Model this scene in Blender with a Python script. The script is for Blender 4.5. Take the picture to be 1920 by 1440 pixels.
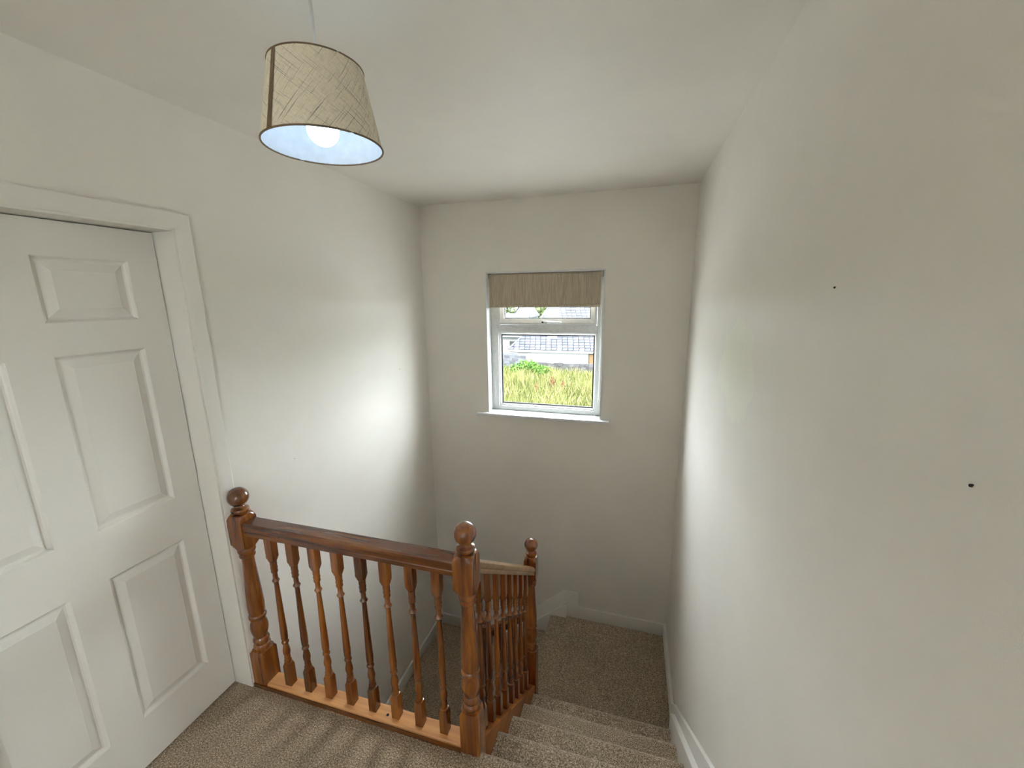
import bpy, bmesh, math, random
import numpy as np
from mathutils import Vector, Matrix

for o in list(bpy.data.objects):
    bpy.data.objects.remove(o)
scene = bpy.context.scene
COL = scene.collection
random.seed(7)
RNG = np.random.default_rng(11)

# ------------------------------------------------------------------ camera
CAM_H = 1.734
YAW, PITCH, ROLL, FPX = 0.2870, -0.2106, -0.0126, 762.757
cam = bpy.data.cameras.new('camera')
cam.sensor_width = 36.0
cam.lens = FPX / 1920 * 36.0
cam.clip_start = 0.02
cam.clip_end = 500
cam_o = bpy.data.objects.new('camera', cam)
COL.objects.link(cam_o)
cy, sy = math.cos(YAW), math.sin(YAW)
fw = Vector((-sy * math.cos(PITCH), cy * math.cos(PITCH), math.sin(PITCH)))
rt = Vector((cy, sy, 0))
up = rt.cross(fw)
c_, s_ = math.cos(ROLL), math.sin(ROLL)
rt, up = rt * c_ + up * s_, up * c_ - rt * s_
cam_o.matrix_world = Matrix(((rt.x, up.x, -fw.x, 0), (rt.y, up.y, -fw.y, 0), (rt.z, up.z, -fw.z, CAM_H), (0, 0, 0, 1)))
scene.camera = cam_o

# ------------------------------------------------------------------ sky and exposure
world = bpy.data.worlds.new('overcast_sky')
scene.world = world
world.use_nodes = True
bg = world.node_tree.nodes['Background']
bg.inputs['Color'].default_value = (0.90, 0.96, 1.04, 1)
bg.inputs['Strength'].default_value = 26.0
vs = scene.view_settings
vs.view_transform = 'Standard'
vs.look = 'None'
vs.gamma = 1.0
vs.use_curve_mapping = False
vs.exposure = 0.08

# ------------------------------------------------------------------ measures
XL, XR, YB, ZC = -1.598, 0.366, 2.972, 2.417
RISE, GOING, Y0 = 0.1824, 0.225, 1.173
XS = -0.490                      # face of the stair string towards the flight
XT = 0.3215                      # face of the wall string
ZL1, ZL2 = -0.912, -1.262        # quarter landing, lower landing
YREAR = -3.4
RY0, RY1, RZ0, RZ1 = -3.0, -1.8, 0.85, 2.05      # unseen window added behind the viewer for fill light
WX0, WX1, WZ0, WZ1 = -1.078, -0.195, 0.834, 1.916   # window opening
XC, XD = -1.585, -1.689          # architrave face, door face
DY0, DY1, DZ1 = 0.342, 1.132, 1.98
BAL_Y = 1.178                    # line of the landing balustrade
NX = -0.526                      # line of the stair balustrade

# ------------------------------------------------------------------ material helpers
def nt(name):
    m = bpy.data.materials.new(name)
    m.use_nodes = True
    t = m.node_tree
    return m, t, t.nodes['Principled BSDF']

def L(t, a, b):
    t.links.new(a, b)

def N(t, kind, **kw):
    n = t.nodes.new(kind)
    for k, v in kw.items():
        if k in n.inputs.keys():
            n.inputs[k].default_value = v
        else:
            setattr(n, k, v)
    return n

def coords(t, scale=(1, 1, 1), rot=(0, 0, 0)):
    tc = N(t, 'ShaderNodeTexCoord')
    mp = N(t, 'ShaderNodeMapping')
    mp.inputs['Scale'].default_value = scale
    mp.inputs['Rotation'].default_value = rot
    L(t, tc.outputs['Object'], mp.inputs['Vector'])
    return mp.outputs['Vector']

def ramp(t, fac, stops):
    r = N(t, 'ShaderNodeValToRGB')
    el = r.color_ramp.elements
    while len(el) > 1:
        el.remove(el[0])
    el[0].position, el[0].color = stops[0][0], tuple(stops[0][1]) + (1,)
    for p, c in stops[1:]:
        e = el.new(p)
        e.color = tuple(c) + (1,)
    L(t, fac, r.inputs['Fac'])
    return r.outputs['Color']

def bump(t, h, strength, dist, bsdf):
    b = N(t, 'ShaderNodeBump', Strength=strength, Distance=dist)
    L(t, h, b.inputs['Height'])
    L(t, b.outputs['Normal'], bsdf.inputs['Normal'])

def lin(r, g, b):
    f = lambda v: (v / 255 / 12.92) if v / 255 <= 0.04045 else ((v / 255 + 0.055) / 1.055) ** 2.4
    return (f(r), f(g), f(b))

def mat_plain(name, col, rough=0.5, spec=0.5, metal=0.0):
    m, t, b = nt(name)
    n = N(t, 'ShaderNodeTexNoise', Scale=40.0, Detail=2.0)
    L(t, coords(t), n.inputs['Vector'])
    c2 = tuple(min(1, v * 1.05) for v in col)
    c1 = tuple(v * 0.95 for v in col)
    L(t, ramp(t, n.outputs['Fac'], [(0.3, c1), (0.7, c2)]), b.inputs['Base Color'])
    b.inputs['Roughness'].default_value = rough
    b.inputs['Specular IOR Level'].default_value = spec
    b.inputs['Metallic'].default_value = metal
    return m

def mat_paint(name, col, rough=0.55, fine=0.12, patch=0.04):
    """rolled emulsion on plaster: slow tone patches, trowel waviness, roller stipple"""
    m, t, b = nt(name)
    v = coords(t)
    n1 = N(t, 'ShaderNodeTexNoise', Scale=1.7, Detail=4.0, Roughness=0.6)
    L(t, v, n1.inputs['Vector'])
    lo = tuple(x * (1 - patch) for x in col)
    L(t, ramp(t, n1.outputs['Fac'], [(0.35, lo), (0.62, col)]), b.inputs['Base Color'])
    n2 = N(t, 'ShaderNodeTexNoise', Scale=420.0, Detail=2.0)
    L(t, v, n2.inputs['Vector'])
    n3 = N(t, 'ShaderNodeTexNoise', Scale=5.0, Detail=3.0)
    L(t, v, n3.inputs['Vector'])
    mx = N(t, 'ShaderNodeMath', operation='MULTIPLY_ADD')
    mx.inputs[1].default_value = 7.0
    L(t, n3.outputs['Fac'], mx.inputs[0])
    L(t, n2.outputs['Fac'], mx.inputs[2])
    bump(t, mx.outputs[0], fine, 0.001, b)
    b.inputs['Roughness'].default_value = rough
    b.inputs['Specular IOR Level'].default_value = 0.3
    return m

def mat_wood(name, axis, dark, mid, light, rough=0.26, coat=0.6):
    m, t, b = nt(name)
    sc = [26, 26, 26]
    sc[axis] = 1.6
    v = coords(t, tuple(sc))
    info = N(t, 'ShaderNodeObjectInfo')
    add = N(t, 'ShaderNodeVectorMath', operation='ADD')
    mul = N(t, 'ShaderNodeMath', operation='MULTIPLY')
    mul.inputs[1].default_value = 37.0
    L(t, info.outputs['Random'], mul.inputs[0])
    L(t, v, add.inputs[0])
    L(t, mul.outputs[0], add.inputs[1])
    n = N(t, 'ShaderNodeTexNoise', Scale=1.0, Detail=6.0, Roughness=0.62, Distortion=0.5)
    L(t, add.outputs[0], n.inputs['Vector'])
    col = ramp(t, n.outputs['Fac'], [(0.28, dark), (0.5, mid), (0.75, light)])
    hs = N(t, 'ShaderNodeHueSaturation')
    mr = N(t, 'ShaderNodeMapRange')
    mr.inputs['To Min'].default_value = 0.6
    mr.inputs['To Max'].default_value = 1.22
    L(t, info.outputs['Random'], mr.inputs['Value'])
    L(t, mr.outputs[0], hs.inputs['Value'])
    L(t, col, hs.inputs['Color'])
    L(t, hs.outputs[0], b.inputs['Base Color'])
    b.inputs['Roughness'].default_value = rough
    b.inputs['Specular IOR Level'].default_value = 0.5 if coat else 0.05
    b.inputs['Coat Weight'].default_value = coat
    b.inputs['Coat Roughness'].default_value = 0.09
    bump(t, n.outputs['Fac'], 0.12, 0.0015, b)
    return m

def mat_carpet(name, gain=1.0):
    m, t, b = nt(name)
    v = coords(t)
    n = N(t, 'ShaderNodeTexNoise', Scale=190.0, Detail=3.0, Roughness=0.65)
    L(t, v, n.inputs['Vector'])
    n2 = N(t, 'ShaderNodeTexNoise', Scale=6.0, Detail=2.0)
    L(t, v, n2.inputs['Vector'])
    col = ramp(t, n.outputs['Fac'], [(0.32, tuple(gain * x for x in lin(62, 49, 37))), (0.47, tuple(gain * x for x in lin(122, 105, 86))),
                                     (0.58, tuple(gain * x for x in lin(158, 143, 123))), (0.72, tuple(gain * x for x in lin(208, 197, 178)))])
    mx = N(t, 'ShaderNodeMix', data_type='RGBA', blend_type='MULTIPLY')
    mx.inputs['Factor'].default_value = 1.0
    L(t, col, mx.inputs['A'])
    L(t, ramp(t, n2.outputs['Fac'], [(0.3, (0.86, 0.86, 0.86)), (0.7, (1, 1, 1))]), mx.inputs['B'])
    L(t, mx.outputs['Result'], b.inputs['Base Color'])
    b.inputs['Roughness'].default_value = 0.95
    b.inputs['Specular IOR Level'].default_value = 0.05
    b.inputs['Sheen Weight'].default_value = 0.35
    b.inputs['Sheen Roughness'].default_value = 0.4
    b.inputs['Sheen Tint'].default_value = (0.9, 0.82, 0.7, 1)
    bump(t, n.outputs['Fac'], 0.9, 0.006, b)
    return m

M = {}
WALLC = (0.89, 0.85, 0.775)
M['wall'] = mat_paint('wall_paint', WALLC)
def mat_patched(name, col):
    """the same emulsion with one smoother, slightly greener filler patch and trowel ridges"""
    m = mat_paint(name, col)
    t = m.node_tree
    b = t.nodes['Principled BSDF']
    src = b.inputs['Base Color'].links[0].from_socket
    tc = N(t, 'ShaderNodeTexCoord')
    mp = N(t, 'ShaderNodeMapping')
    mp.inputs['Location'].default_value = (-0.366 * 0.01, -1.62 * 2.3, -1.47 * 3.2)
    mp.inputs['Scale'].default_value = (0.01, 2.3, 3.2)
    L(t, tc.outputs['Object'], mp.inputs['Vector'])
    ln_ = N(t, 'ShaderNodeVectorMath', operation='LENGTH')
    L(t, mp.outputs[0], ln_.inputs[0])
    nz = N(t, 'ShaderNodeTexNoise', Scale=7.0, Detail=4.0, Roughness=0.6)
    L(t, tc.outputs['Object'], nz.inputs['Vector'])
    ad = N(t, 'ShaderNodeMath', operation='MULTIPLY_ADD')
    ad.inputs[1].default_value = 0.7
    L(t, nz.outputs['Fac'], ad.inputs[0])
    L(t, ln_.outputs['Value'], ad.inputs[2])
    r = ramp(t, ad.outputs[0], [(0.0, (0.985, 1.0, 0.955)), (0.93, (0.985, 1.0, 0.955)), (0.96, (0.965, 0.955, 0.965)), (1.0, (0.965, 0.955, 0.965))])
    mx = N(t, 'ShaderNodeMix', data_type='RGBA', blend_type='MULTIPLY')
    mx.inputs['Factor'].default_value = 1.0
    L(t, src, mx.inputs['A'])
    L(t, r, mx.inputs['B'])
    L(t, mx.outputs['Result'], b.inputs['Base Color'])
    return m
M['wall_patched'] = mat_patched('patched_wall_paint', (0.915, 0.88, 0.80))
M['ceiling'] = mat_paint('ceiling_paint', (0.885, 0.845, 0.77), patch=0.05)
M['gloss'] = mat_paint('white_gloss_paint', (0.87, 0.835, 0.765), rough=0.32, fine=0.05, patch=0.02)
M['upvc'] = mat_plain('white_upvc', (0.82, 0.83, 0.82), 0.22)
M['seal'] = mat_plain('black_rubber_seal', (0.012, 0.013, 0.014), 0.6)
M['metal'] = mat_plain('brushed_metal', (0.55, 0.55, 0.54), 0.3, metal=1.0)
M['darkhole'] = mat_plain('dark_recess', (0.03, 0.026, 0.022), 0.9)
dk, md, lt = lin(56, 23, 6), lin(118, 63, 16), lin(166, 104, 38)
M['wood_x'] = mat_wood('varnished_pine_x', 0, dk, md, lt)
M['wood_y'] = mat_wood('varnished_pine_y', 1, dk, md, lt)
M['wood_z'] = mat_wood('varnished_pine_z', 2, dk, md, lt)
M['wood_rail'] = mat_wood('worn_pine_rail', 1, lin(130, 88, 48), lin(184, 140, 92), lin(214, 178, 134), 0.32)
M['wood_base'] = mat_wood('pale_pine_base', 0, lin(150, 96, 48), lin(198, 142, 88), lin(216, 164, 108), 0.35)
M['wood_string'] = mat_wood('satin_pine_string', 1, lin(86, 42, 12), lin(146, 84, 28), lin(182, 120, 52), 0.4, 0.15)
M['carpet'] = mat_carpet('speckled_brown_carpet', 1.65)

def mat_glass():
    m, t, b = nt('window_glass')
    t.nodes.remove(b)
    out = t.nodes['Material Output']
    tr = N(t, 'ShaderNodeBsdfTransparent')
    tr.inputs['Color'].default_value = (0.97, 0.985, 0.975, 1)
    gl = N(t, 'ShaderNodeBsdfGlossy', Roughness=0.0)
    lw = N(t, 'ShaderNodeLayerWeight', Blend=0.5)      # Schlick reflectance, alike on both faces of the pane
    pw = N(t, 'ShaderNodeMath', operation='POWER')
    pw.inputs[1].default_value = 5.0
    L(t, lw.outputs['Facing'], pw.inputs[0])
    ma = N(t, 'ShaderNodeMath', operation='MULTIPLY_ADD')
    ma.inputs[1].default_value = 0.96
    ma.inputs[2].default_value = 0.035
    L(t, pw.outputs[0], ma.inputs[0])
    mx = N(t, 'ShaderNodeMixShader')
    L(t, ma.outputs[0], mx.inputs[0])
    L(t, tr.outputs[0], mx.inputs[1])
    L(t, gl.outputs[0], mx.inputs[2])
    L(t, mx.outputs[0], out.inputs['Surface'])
    return m
M['glass'] = mat_glass()

def mat_blind():
    m, t, b = nt('blind_fabric')
    n = N(t, 'ShaderNodeTexNoise', Scale=1.0, Detail=3.0, Roughness=0.6)
    L(t, coords(t, (190, 190, 9)), n.inputs['Vector'])
    L(t, ramp(t, n.outputs['Fac'], [(0.35, lin(164, 151, 130)), (0.65, lin(196, 182, 159))]), b.inputs['Base Color'])
    b.inputs['Roughness'].default_value = 0.85
    bump(t, n.outputs['Fac'], 0.2, 0.001, b)
    return m
M['blind'] = mat_blind()

def mat_shade():
    """slubby woven linen: bias-cut threads, some thick and dark"""
    m, t, b = nt('shade_linen')
    tc = N(t, 'ShaderNodeTexCoord')
    uv = tc.outputs['UV']
    def threads(rot, sx, sy):
        mp = N(t, 'ShaderNodeMapping')
        mp.inputs['Rotation'].default_value = (0, 0, rot)
        L(t, uv, mp.inputs['Vector'])
        mp2 = N(t, 'ShaderNodeMapping')
        mp2.inputs['Scale'].default_value = (sx, sy, 1)
        L(t, mp.outputs[0], mp2.inputs['Vector'])
        n = N(t, 'ShaderNodeTexNoise', Scale=1.0, Detail=1.0)
        L(t, mp2.outputs[0], n.inputs['Vector'])
        return n.outputs['Fac']
    a = math.radians(36)
    def darkline(fac, lo, hi, dark):
        return ramp(t, fac, [(lo, (dark, dark, dark)), (hi, (1, 1, 1))])
    cols = [darkline(threads(a, 1.1, 85), 0.315, 0.35, 0.40), darkline(threads(a + math.pi / 2, 1.1, 85), 0.315, 0.35, 0.40),
            darkline(threads(a, 9, 190), 0.30, 0.5, 0.78), darkline(threads(a + math.pi / 2, 9, 190), 0.30, 0.5, 0.78)]
    cur = None
    base = N(t, 'ShaderNodeRGB')
    base.outputs[0].default_value = lin(250, 240, 218) + (1,)
    cur = base.outputs[0]
    for c in cols:
        mx = N(t, 'ShaderNodeMix', data_type='RGBA', blend_type='MULTIPLY')
        mx.inputs['Factor'].default_value = 1.0
        L(t, cur, mx.inputs['A'])
        L(t, c, mx.inputs['B'])
        cur = mx.outputs['Result']
    L(t, cur, b.inputs['Base Color'])
    b.inputs['Roughness'].default_value = 0.9
    return m
M['shade'] = mat_shade()
M['lining'] = mat_plain('white_shade_lining', (0.85, 0.87, 0.9), 0.8)
M['brown_tape'] = mat_plain('brown_trim_tape', lin(112, 92, 68), 0.85)
M['cable'] = mat_plain('white_flex', (0.78, 0.77, 0.74), 0.4)
def mat_emit(name, col, s):
    m, t, b = nt(name)
    b.inputs['Base Color'].default_value = (0.9, 0.9, 0.9, 1)
    b.inputs['Emission Color'].default_value = col + (1,)
    b.inputs['Emission Strength'].default_value = s
    return m
M['bulb'] = mat_emit('lit_led_bulb', (0.55, 0.77, 1.0), 6.5)

# ------------------------------------------------------------------ mesh helpers
class MB:
    def __init__(self):
        self.v, self.f, self.uv = [], [], None
    def poly(self, pts, faces):
        n = len(self.v)
        self.v += [tuple(p) for p in pts]
        self.f += [tuple(i + n for i in f) for f in faces]
        return self
    def box(self, x0, x1, y0, y1, z0, z1):
        return self.poly([(x0, y0, z0), (x1, y0, z0), (x1, y1, z0), (x0, y1, z0), (x0, y0, z1), (x1, y0, z1), (x1, y1, z1), (x0, y1, z1)],
                         [(0, 3, 2, 1), (4, 5, 6, 7), (0, 1, 5, 4), (1, 2, 6, 5), (2, 3, 7, 6), (3, 0, 4, 7)])
    def prism(self, pts2, axis, a, b):
        """polygon pts2 swept along an axis from a to b; (u,v) are the other two axes in x,y,z order"""
        def P(u, v, w):
            return {0: (w, u, v), 1: (u, w, v), 2: (u, v, w)}[axis]
        n = len(pts2)
        fs = [tuple(range(n))[::-1], tuple(range(n, 2 * n))]
        fs += [(i, (i + 1) % n, n + (i + 1) % n, n + i) for i in range(n)]
        return self.poly([P(u, v, a) for u, v in pts2] + [P(u, v, b) for u, v in pts2], fs)
    def turned(self, cx, cy, prof, h=None, seg=32):
        """lathe profile [(z,R)], cut by a square of half width h"""
        pts, fs = [], []
        for z, R in prof:
            for k in range(seg):
                a = 2 * math.pi * k / seg
                c, s = math.cos(a), math.sin(a)
                r = R if h is None else min(R, h / max(abs(c), abs(s)))
                pts.append((cx + r * c, cy + r * s, z))
        for i in range(len(prof) - 1):
            for k in range(seg):
                k2 = (k + 1) % seg
                fs.append((i * seg + k, i * seg + k2, (i + 1) * seg + k2, (i + 1) * seg + k))
        fs.append(tuple(range(seg))[::-1])
        fs.append(tuple((len(prof) - 1) * seg + k for k in range(seg)))
        return self.poly(pts, fs)
    def tube(self, pts, r, seg=10):
        pts = [Vector(p) for p in pts]
        P, fs = [], []
        for i, p in enumerate(pts):
            d = (pts[min(i + 1, len(pts) - 1)] - pts[max(i - 1, 0)]).normalized()
            u = d.cross(Vector((0, 1, 0.01)) if abs(d.y) < 0.9 else Vector((1, 0, 0))).normalized()
            w = d.cross(u)
            rr = r[i] if isinstance(r, (list, tuple)) else r
            for k in range(seg):
                a = 2 * math.pi * k / seg
                P.append(p + u * (rr * math.cos(a)) + w * (rr * math.sin(a)))
        for i in range(len(pts) - 1):
            for k in range(seg):
                k2 = (k + 1) % seg
                fs.append((i * seg + k, i * seg + k2, (i + 1) * seg + k2, (i + 1) * seg + k))
        fs.append(tuple(range(seg))[::-1])
        fs.append(tuple((len(pts) - 1) * seg + k for k in range(seg)))
        return self.poly(P, fs)
    def mesh(self, name, mat, smooth=None, bevel=0.0, segs=2):
        me = bpy.data.meshes.new(name)
        me.from_pydata(self.v, [], self.f)
        bm = bmesh.new()
        bm.from_mesh(me)
        bmesh.ops.recalc_face_normals(bm, faces=bm.faces)
        if bevel:
            es = [e for e in bm.edges if len(e.link_faces) == 2 and e.calc_face_angle(0) > 0.6]
            bmesh.ops.bevel(bm, geom=es, offset=bevel, segments=segs, affect='EDGES', profile=0.5, clamp_overlap=True)
        bm.to_mesh(me)
        bm.free()
        if smooth or bevel:
            me.shade_smooth()
            me.set_sharp_from_angle(angle=math.radians(smooth or 40))
        me.materials.append(mat)
        return me
    def build(self, name, mat, parent=None, smooth=None, bevel=0.0, segs=2):
        o = bpy.data.objects.new(name, self.mesh(name, mat, smooth, bevel, segs))
        COL.objects.link(o)
        if parent is not None:
            o.parent = parent
            # children are modelled in world space: keep them there
            o.matrix_parent_inverse = PINV.get(parent.name, Matrix())
            PINV[o.name] = Matrix()      # a part itself sits at the world origin
        return o

PINV = {}
def tag(o, label=None, cat=None, group=None, kind=None):
    for k, v in (('label', label), ('category', cat), ('group', group), ('kind', kind)):
        if v:
            o[k] = v
    return o

def thing(name, loc, label=None, cat=None, group=None, kind=None):
    o = bpy.data.objects.new(name, None)
    o.empty_display_size = 0.05
    COL.objects.link(o)
    o.location = loc
    PINV[o.name] = Matrix.Translation(loc).inverted()
    return tag(o, label, cat, group, kind)

def struct(name, mb, mat, label, smooth=None, bevel=0.0):
    return tag(mb.build(name, mat, None, smooth, bevel), label, None, None, 'structure')

# ------------------------------------------------------------------ the shell
ZB = -1.55
WT = 0.22
w = MB()
w.box(WX1, XR + 0.3, YB, YB + WT, ZB, ZC + 0.2).box(XL - 0.45, WX0, YB, YB + WT, ZB, ZC + 0.2)
w.box(WX0, WX1, YB, YB + WT, WZ1, ZC + 0.2).box(WX0, WX1, YB, YB + WT, ZB, WZ0 - 0.022)
wall_back = struct('wall_back', w, M['wall'], 'off-white plastered end wall around the window')
w = MB()
def lwall(x0, x1, m, dz0):
    w.box(x0, x1, DY1 + m, YB, ZB, ZC + 0.2).box(x0, x1, YREAR, DY0 - m, ZB, ZC + 0.2)
    w.box(x0, x1, DY0 - m, DY1 + m, DZ1 + m, ZC + 0.2).box(x0, x1, DY0 - m, DY1 + m, ZB, dz0)
lwall(XL - 0.16, XL, 0.03, -0.05)
lwall(XL - 0.31, XL - 0.16, 0.10, -0.05)
w.box(XL - 0.45, XL - 0.31, DY0 - 0.15, DY1 + 0.15, ZB, ZC + 0.2)  # unseen backing added behind the door so no light leaks under it
wall_left = struct('wall_left', w, M['wall'], 'off-white plastered wall holding the panelled door')
w = MB().box(XR, XR + 0.2, RY1, YB, ZB, ZC + 0.2).box(XR, XR + 0.2, YREAR - 0.2, RY0, ZB, ZC + 0.2)
w.box(XR, XR + 0.2, RY0, RY1, ZB, RZ0).box(XR, XR + 0.2, RY0, RY1, RZ1, ZC + 0.2)
wall_right = struct('wall_right', w, M['wall_patched'], 'bare off-white plastered wall beside the stairs')
struct('wall_rear', MB().box(XL - 0.45, XR, YREAR - 0.2, YREAR, ZB, ZC + 0.2), M['wall'], 'plain wall closing the landing behind the viewer')
struct('ceiling', MB().box(XL, XR, YREAR, YB, ZC, ZC + 0.2), M['ceiling'], 'flat off-white painted ceiling with faint patches')

# upper floor with a rounded carpet nosing towards the stairs
w = MB()
nose = [(YREAR, -0.24), (Y0 - 0.022, -0.24), (Y0 - 0.022, -0.032)]
for k in range(9):
    a = math.pi / 2 * k / 8
    nose.append((Y0 - 0.034 * (1 - math.cos(a)), -0.022 + 0.022 * math.sin(a)))
nose.append((YREAR, 0.0))
w.prism(nose, 0, XS, XR)
w.prism([(YREAR, -0.24), (1.205, -0.24), (1.205, -0.004), (1.15, -0.004), (1.15, 0), (YREAR, 0)], 0, XL, XS)
w.box(XL - 0.31, XL, DY0 - 0.03, DY1 + 0.03, -0.05, 0.0)
struct('floor', w, M['carpet'], 'upper landing floor in speckled brown carpet', smooth=35)
struct('floor_quarter_landing', MB().box(-0.515, XR, Y0 + 4 * GOING - 0.02, YB, ZL1 - 0.2, ZL1), M['carpet'], 'quarter landing below the window in brown carpet')
struct('floor_lower_landing', MB().box(XL, XR, YREAR, YB, ZB, ZL2), M['carpet'], 'lower landing in brown carpet against the left wall')
struct('wall_under_stairs', MB().prism([(0.9, ZL2), (2.13, ZL2), (2.13, -0.98), (1.19, -0.26), (1.19, -0.24), (0.9, -0.24)], 0, -0.545, -0.512),
       M['wall'], 'plastered panel closing the side below the upper flight')

# ------------------------------------------------------------------ stairs
def nosed(y0, y1, z, t=0.034):
    """tread section whose carpet rolls gently over the front edge"""
    p = [(y0, z - t), (y1 - 0.012, z - t), (y1 - 0.004, z - t + 0.003), (y1, z - t + 0.010)]
    for k in range(1, 9):
        a = math.pi / 2 * k / 8
        p.append((y1 - 0.034 * (1 - math.cos(a)), z - 0.019 + 0.019 * math.sin(a)))
    return p + [(y1 - 0.07, z + 0.0005), (y0 + 0.05, z - 0.002), (y0, z - 0.002)]

st = thing('staircase', (0, Y0 + 2 * GOING, ZL1), 'flight of carpeted steps between the turned balusters and the bare right wall', 'stairs')
for i in range(1, 5):
    MB().prism(nosed(Y0 + (i - 1) * GOING - 0.03, Y0 + i * GOING, -i * RISE), 0, XS - 0.012, XT + 0.006).build('tread', M['carpet'], st, smooth=35)
for i in range(5):
    y = Y0 + i * GOING - 0.022
    MB().box(XS - 0.012, XT + 0.006, y - 0.02, y, -(i + 1) * RISE, -i * RISE - 0.033).build('riser', M['carpet'], st)
# white wall string along the right wall, lower board proud, upper skirting behind
sl = (-0.162 + 0.58) / (1.449 - 1.991)
def zin(y): return -0.162 + (y - 1.449) * sl
sl2 = (0.071 + 0.657) / (1.289 - 2.186)
def zout(y): return 0.071 + (y - 1.289) * sl2
yi = 2.12
MB().prism([(1.13, zin(1.13)), (yi, zin(yi)), (yi, ZL1), (1.6, ZL1), (1.13, -0.4)], 0, XT, XR - 0.001).build('string', M['gloss'], st, bevel=0.003)
ss = thing('short_staircase', (-0.66, 2.55, ZL2), 'short pair of carpeted steps down to the lower landing beyond the farthest newel', 'stairs')
XE = -0.545
MB().prism([(x, z) for x, z in [(-x, z) for x, z in nosed(0.50, -XE, ZL1)]], 1, 2.17, YB - 0.016).build('tread', M['carpet'], ss, smooth=35)
MB().prism([(x, z) for x, z in [(-x, z) for x, z in nosed(-XE - 0.03, -XE + 0.225, ZL1 - 0.175)]], 1, 2.17, YB - 0.016).build('tread', M['carpet'], ss, smooth=35)
MB().box(XE + 0.02, XE + 0.04, 2.17, YB - 0.016, ZL1 - 0.175, ZL1 - 0.03).build('riser', M['carpet'], ss)
MB().box(XE - 0.205, XE - 0.185, 2.17, YB - 0.016, ZL2, ZL1 - 0.205).build('riser', M['carpet'], ss)
MB().prism([(-0.418, -0.776), (-0.418, ZL1 - 0.15), (-0.52, ZL2), (-0.98, ZL2), (-0.98, -1.19), (-0.90, -1.19)], 1, YB - 0.034, YB - 0.016).build('string', M['gloss'], ss, bevel=0.003)
MB().prism([(-0.50, ZL1 + 0.05), (-0.50, ZL2), (-0.80, ZL2), (-0.80, -1.12)], 1, 2.13, 2.165).build('outer_string', M['wood_x'], ss, bevel=0.003)

# ------------------------------------------------------------------ skirting
def skirt(name, mb, label):
    return struct(name, mb, M['gloss'], label, bevel=0.004)
SK = 0.105
skirt('baseboard_back', MB().prism([(XR, ZL1), (XR, ZL1 + SK), (-0.322, ZL1 + SK), (-0.322, -0.674), (-0.447, -0.672), (-0.90, -1.085), (-0.96, -1.157),
      (XL, -1.157), (XL, ZL2), (-0.98, ZL2), (-0.50, ZL2), (-0.42, ZL1)], 1, YB - 0.016, YB + 0.001), 'white skirting stepping down along the end wall')
skirt('baseboard_left', MB().box(XL - 0.001, XL + 0.016, YREAR, YB - 0.016, ZL2, ZL2 + SK), 'white skirting along the lower left wall')
skirt('baseboard_right', MB().prism([(YB - 0.016, ZL1), (YB - 0.016, ZL1 + SK), (2.30, ZL1 + SK), (2.186, -0.657 - 0.03), (1.13, zout(1.13)), (1.10, 0.11),
      (YREAR, 0.11), (YREAR, 0.0), (1.13, 0.0), (2.05, ZL1)], 0, XR - 0.018, XR + 0.001), 'white skirting following the stairs down the right wall')
skirt('baseboard_upper', MB().box(XL - 0.001, XL + 0.016, YREAR, DY0 - 0.11, 0.0, 0.11), 'white skirting on the upper landing beside the door')

# ------------------------------------------------------------------ door
door = thing('door_1', (XD, (DY0 + DY1) / 2, 0), 'white six-panel door closed in its white frame', None, None, 'structure')
leaf = MB()
T = 0.04
cols = [(0.438, 0.685), (0.788, 1.035)]
rows = [(0.205, 0.80), (0.98, 1.571), (1.673, 1.872)]
ys = [DY0 + 0.003, cols[0][0], cols[0][1], cols[1][0], cols[1][1], DY1 - 0.003]
zs = [0.009, rows[0][0], rows[0][1], rows[1][0], rows[1][1], rows[2][0], rows[2][1], DZ1 - 0.003]
def q(mb, p):
    mb.poly(p, [(0, 1, 2, 3)])
for i in range(5):
    for j in range(7):
        y0, y1, z0, z1 = ys[i], ys[i + 1], zs[j], zs[j + 1]
        if i in (1, 3) and j in (1, 3, 5):
            continue
        q(leaf, [(XD, y0, z0), (XD, y1, z0), (XD, y1, z1), (XD, y0, z1)])
y0, y1, z0, z1 = ys[0], ys[-1], zs[0], zs[-1]
for p in ([(XD - T, y0, z0), (XD - T, y0, z1), (XD - T, y1, z1), (XD - T, y1, z0)], [(XD, y0, z0), (XD, y0, z1), (XD - T, y0, z1), (XD - T, y0, z0)],
          [(XD, y1, z0), (XD - T, y1, z0), (XD - T, y1, z1), (XD, y1, z1)], [(XD, y0, z1), (XD, y1, z1), (XD - T, y1, z1), (XD - T, y0, z1)],
          [(XD, y0, z0), (XD - T, y0, z0), (XD - T, y1, z0), (XD, y1, z0)]):
    q(leaf, p)
lf = leaf.build('door_leaf', M['gloss'], door)
for (a, b) in cols:
    for (c, d) in rows:
        pm = MB()
        # moulded panel: rounded shoulder, cove down, slope back up to a flat field
        steps = [(0, 0), (0.003, -0.002), (0.006, -0.007), (0.010, -0.0105), (0.015, -0.0115), (0.019, -0.0105), (0.040, -0.0030), (0.0415, -0.0022)]
        rings = []
        for ins, dx in steps:
            rings.append([(XD + dx, a + ins, c + ins), (XD + dx, b - ins, c + ins), (XD + dx, b - ins, d - ins), (XD + dx, a + ins, d - ins)])
        for k in range(len(rings) - 1):
            for e in range(4):
                e2 = (e + 1) % 4
                q(pm, [rings[k][e], rings[k][e2], rings[k + 1][e2], rings[k + 1][e]])
        q(pm, rings[-1])
        pm.build('panel', M['gloss'], lf, smooth=32)
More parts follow.
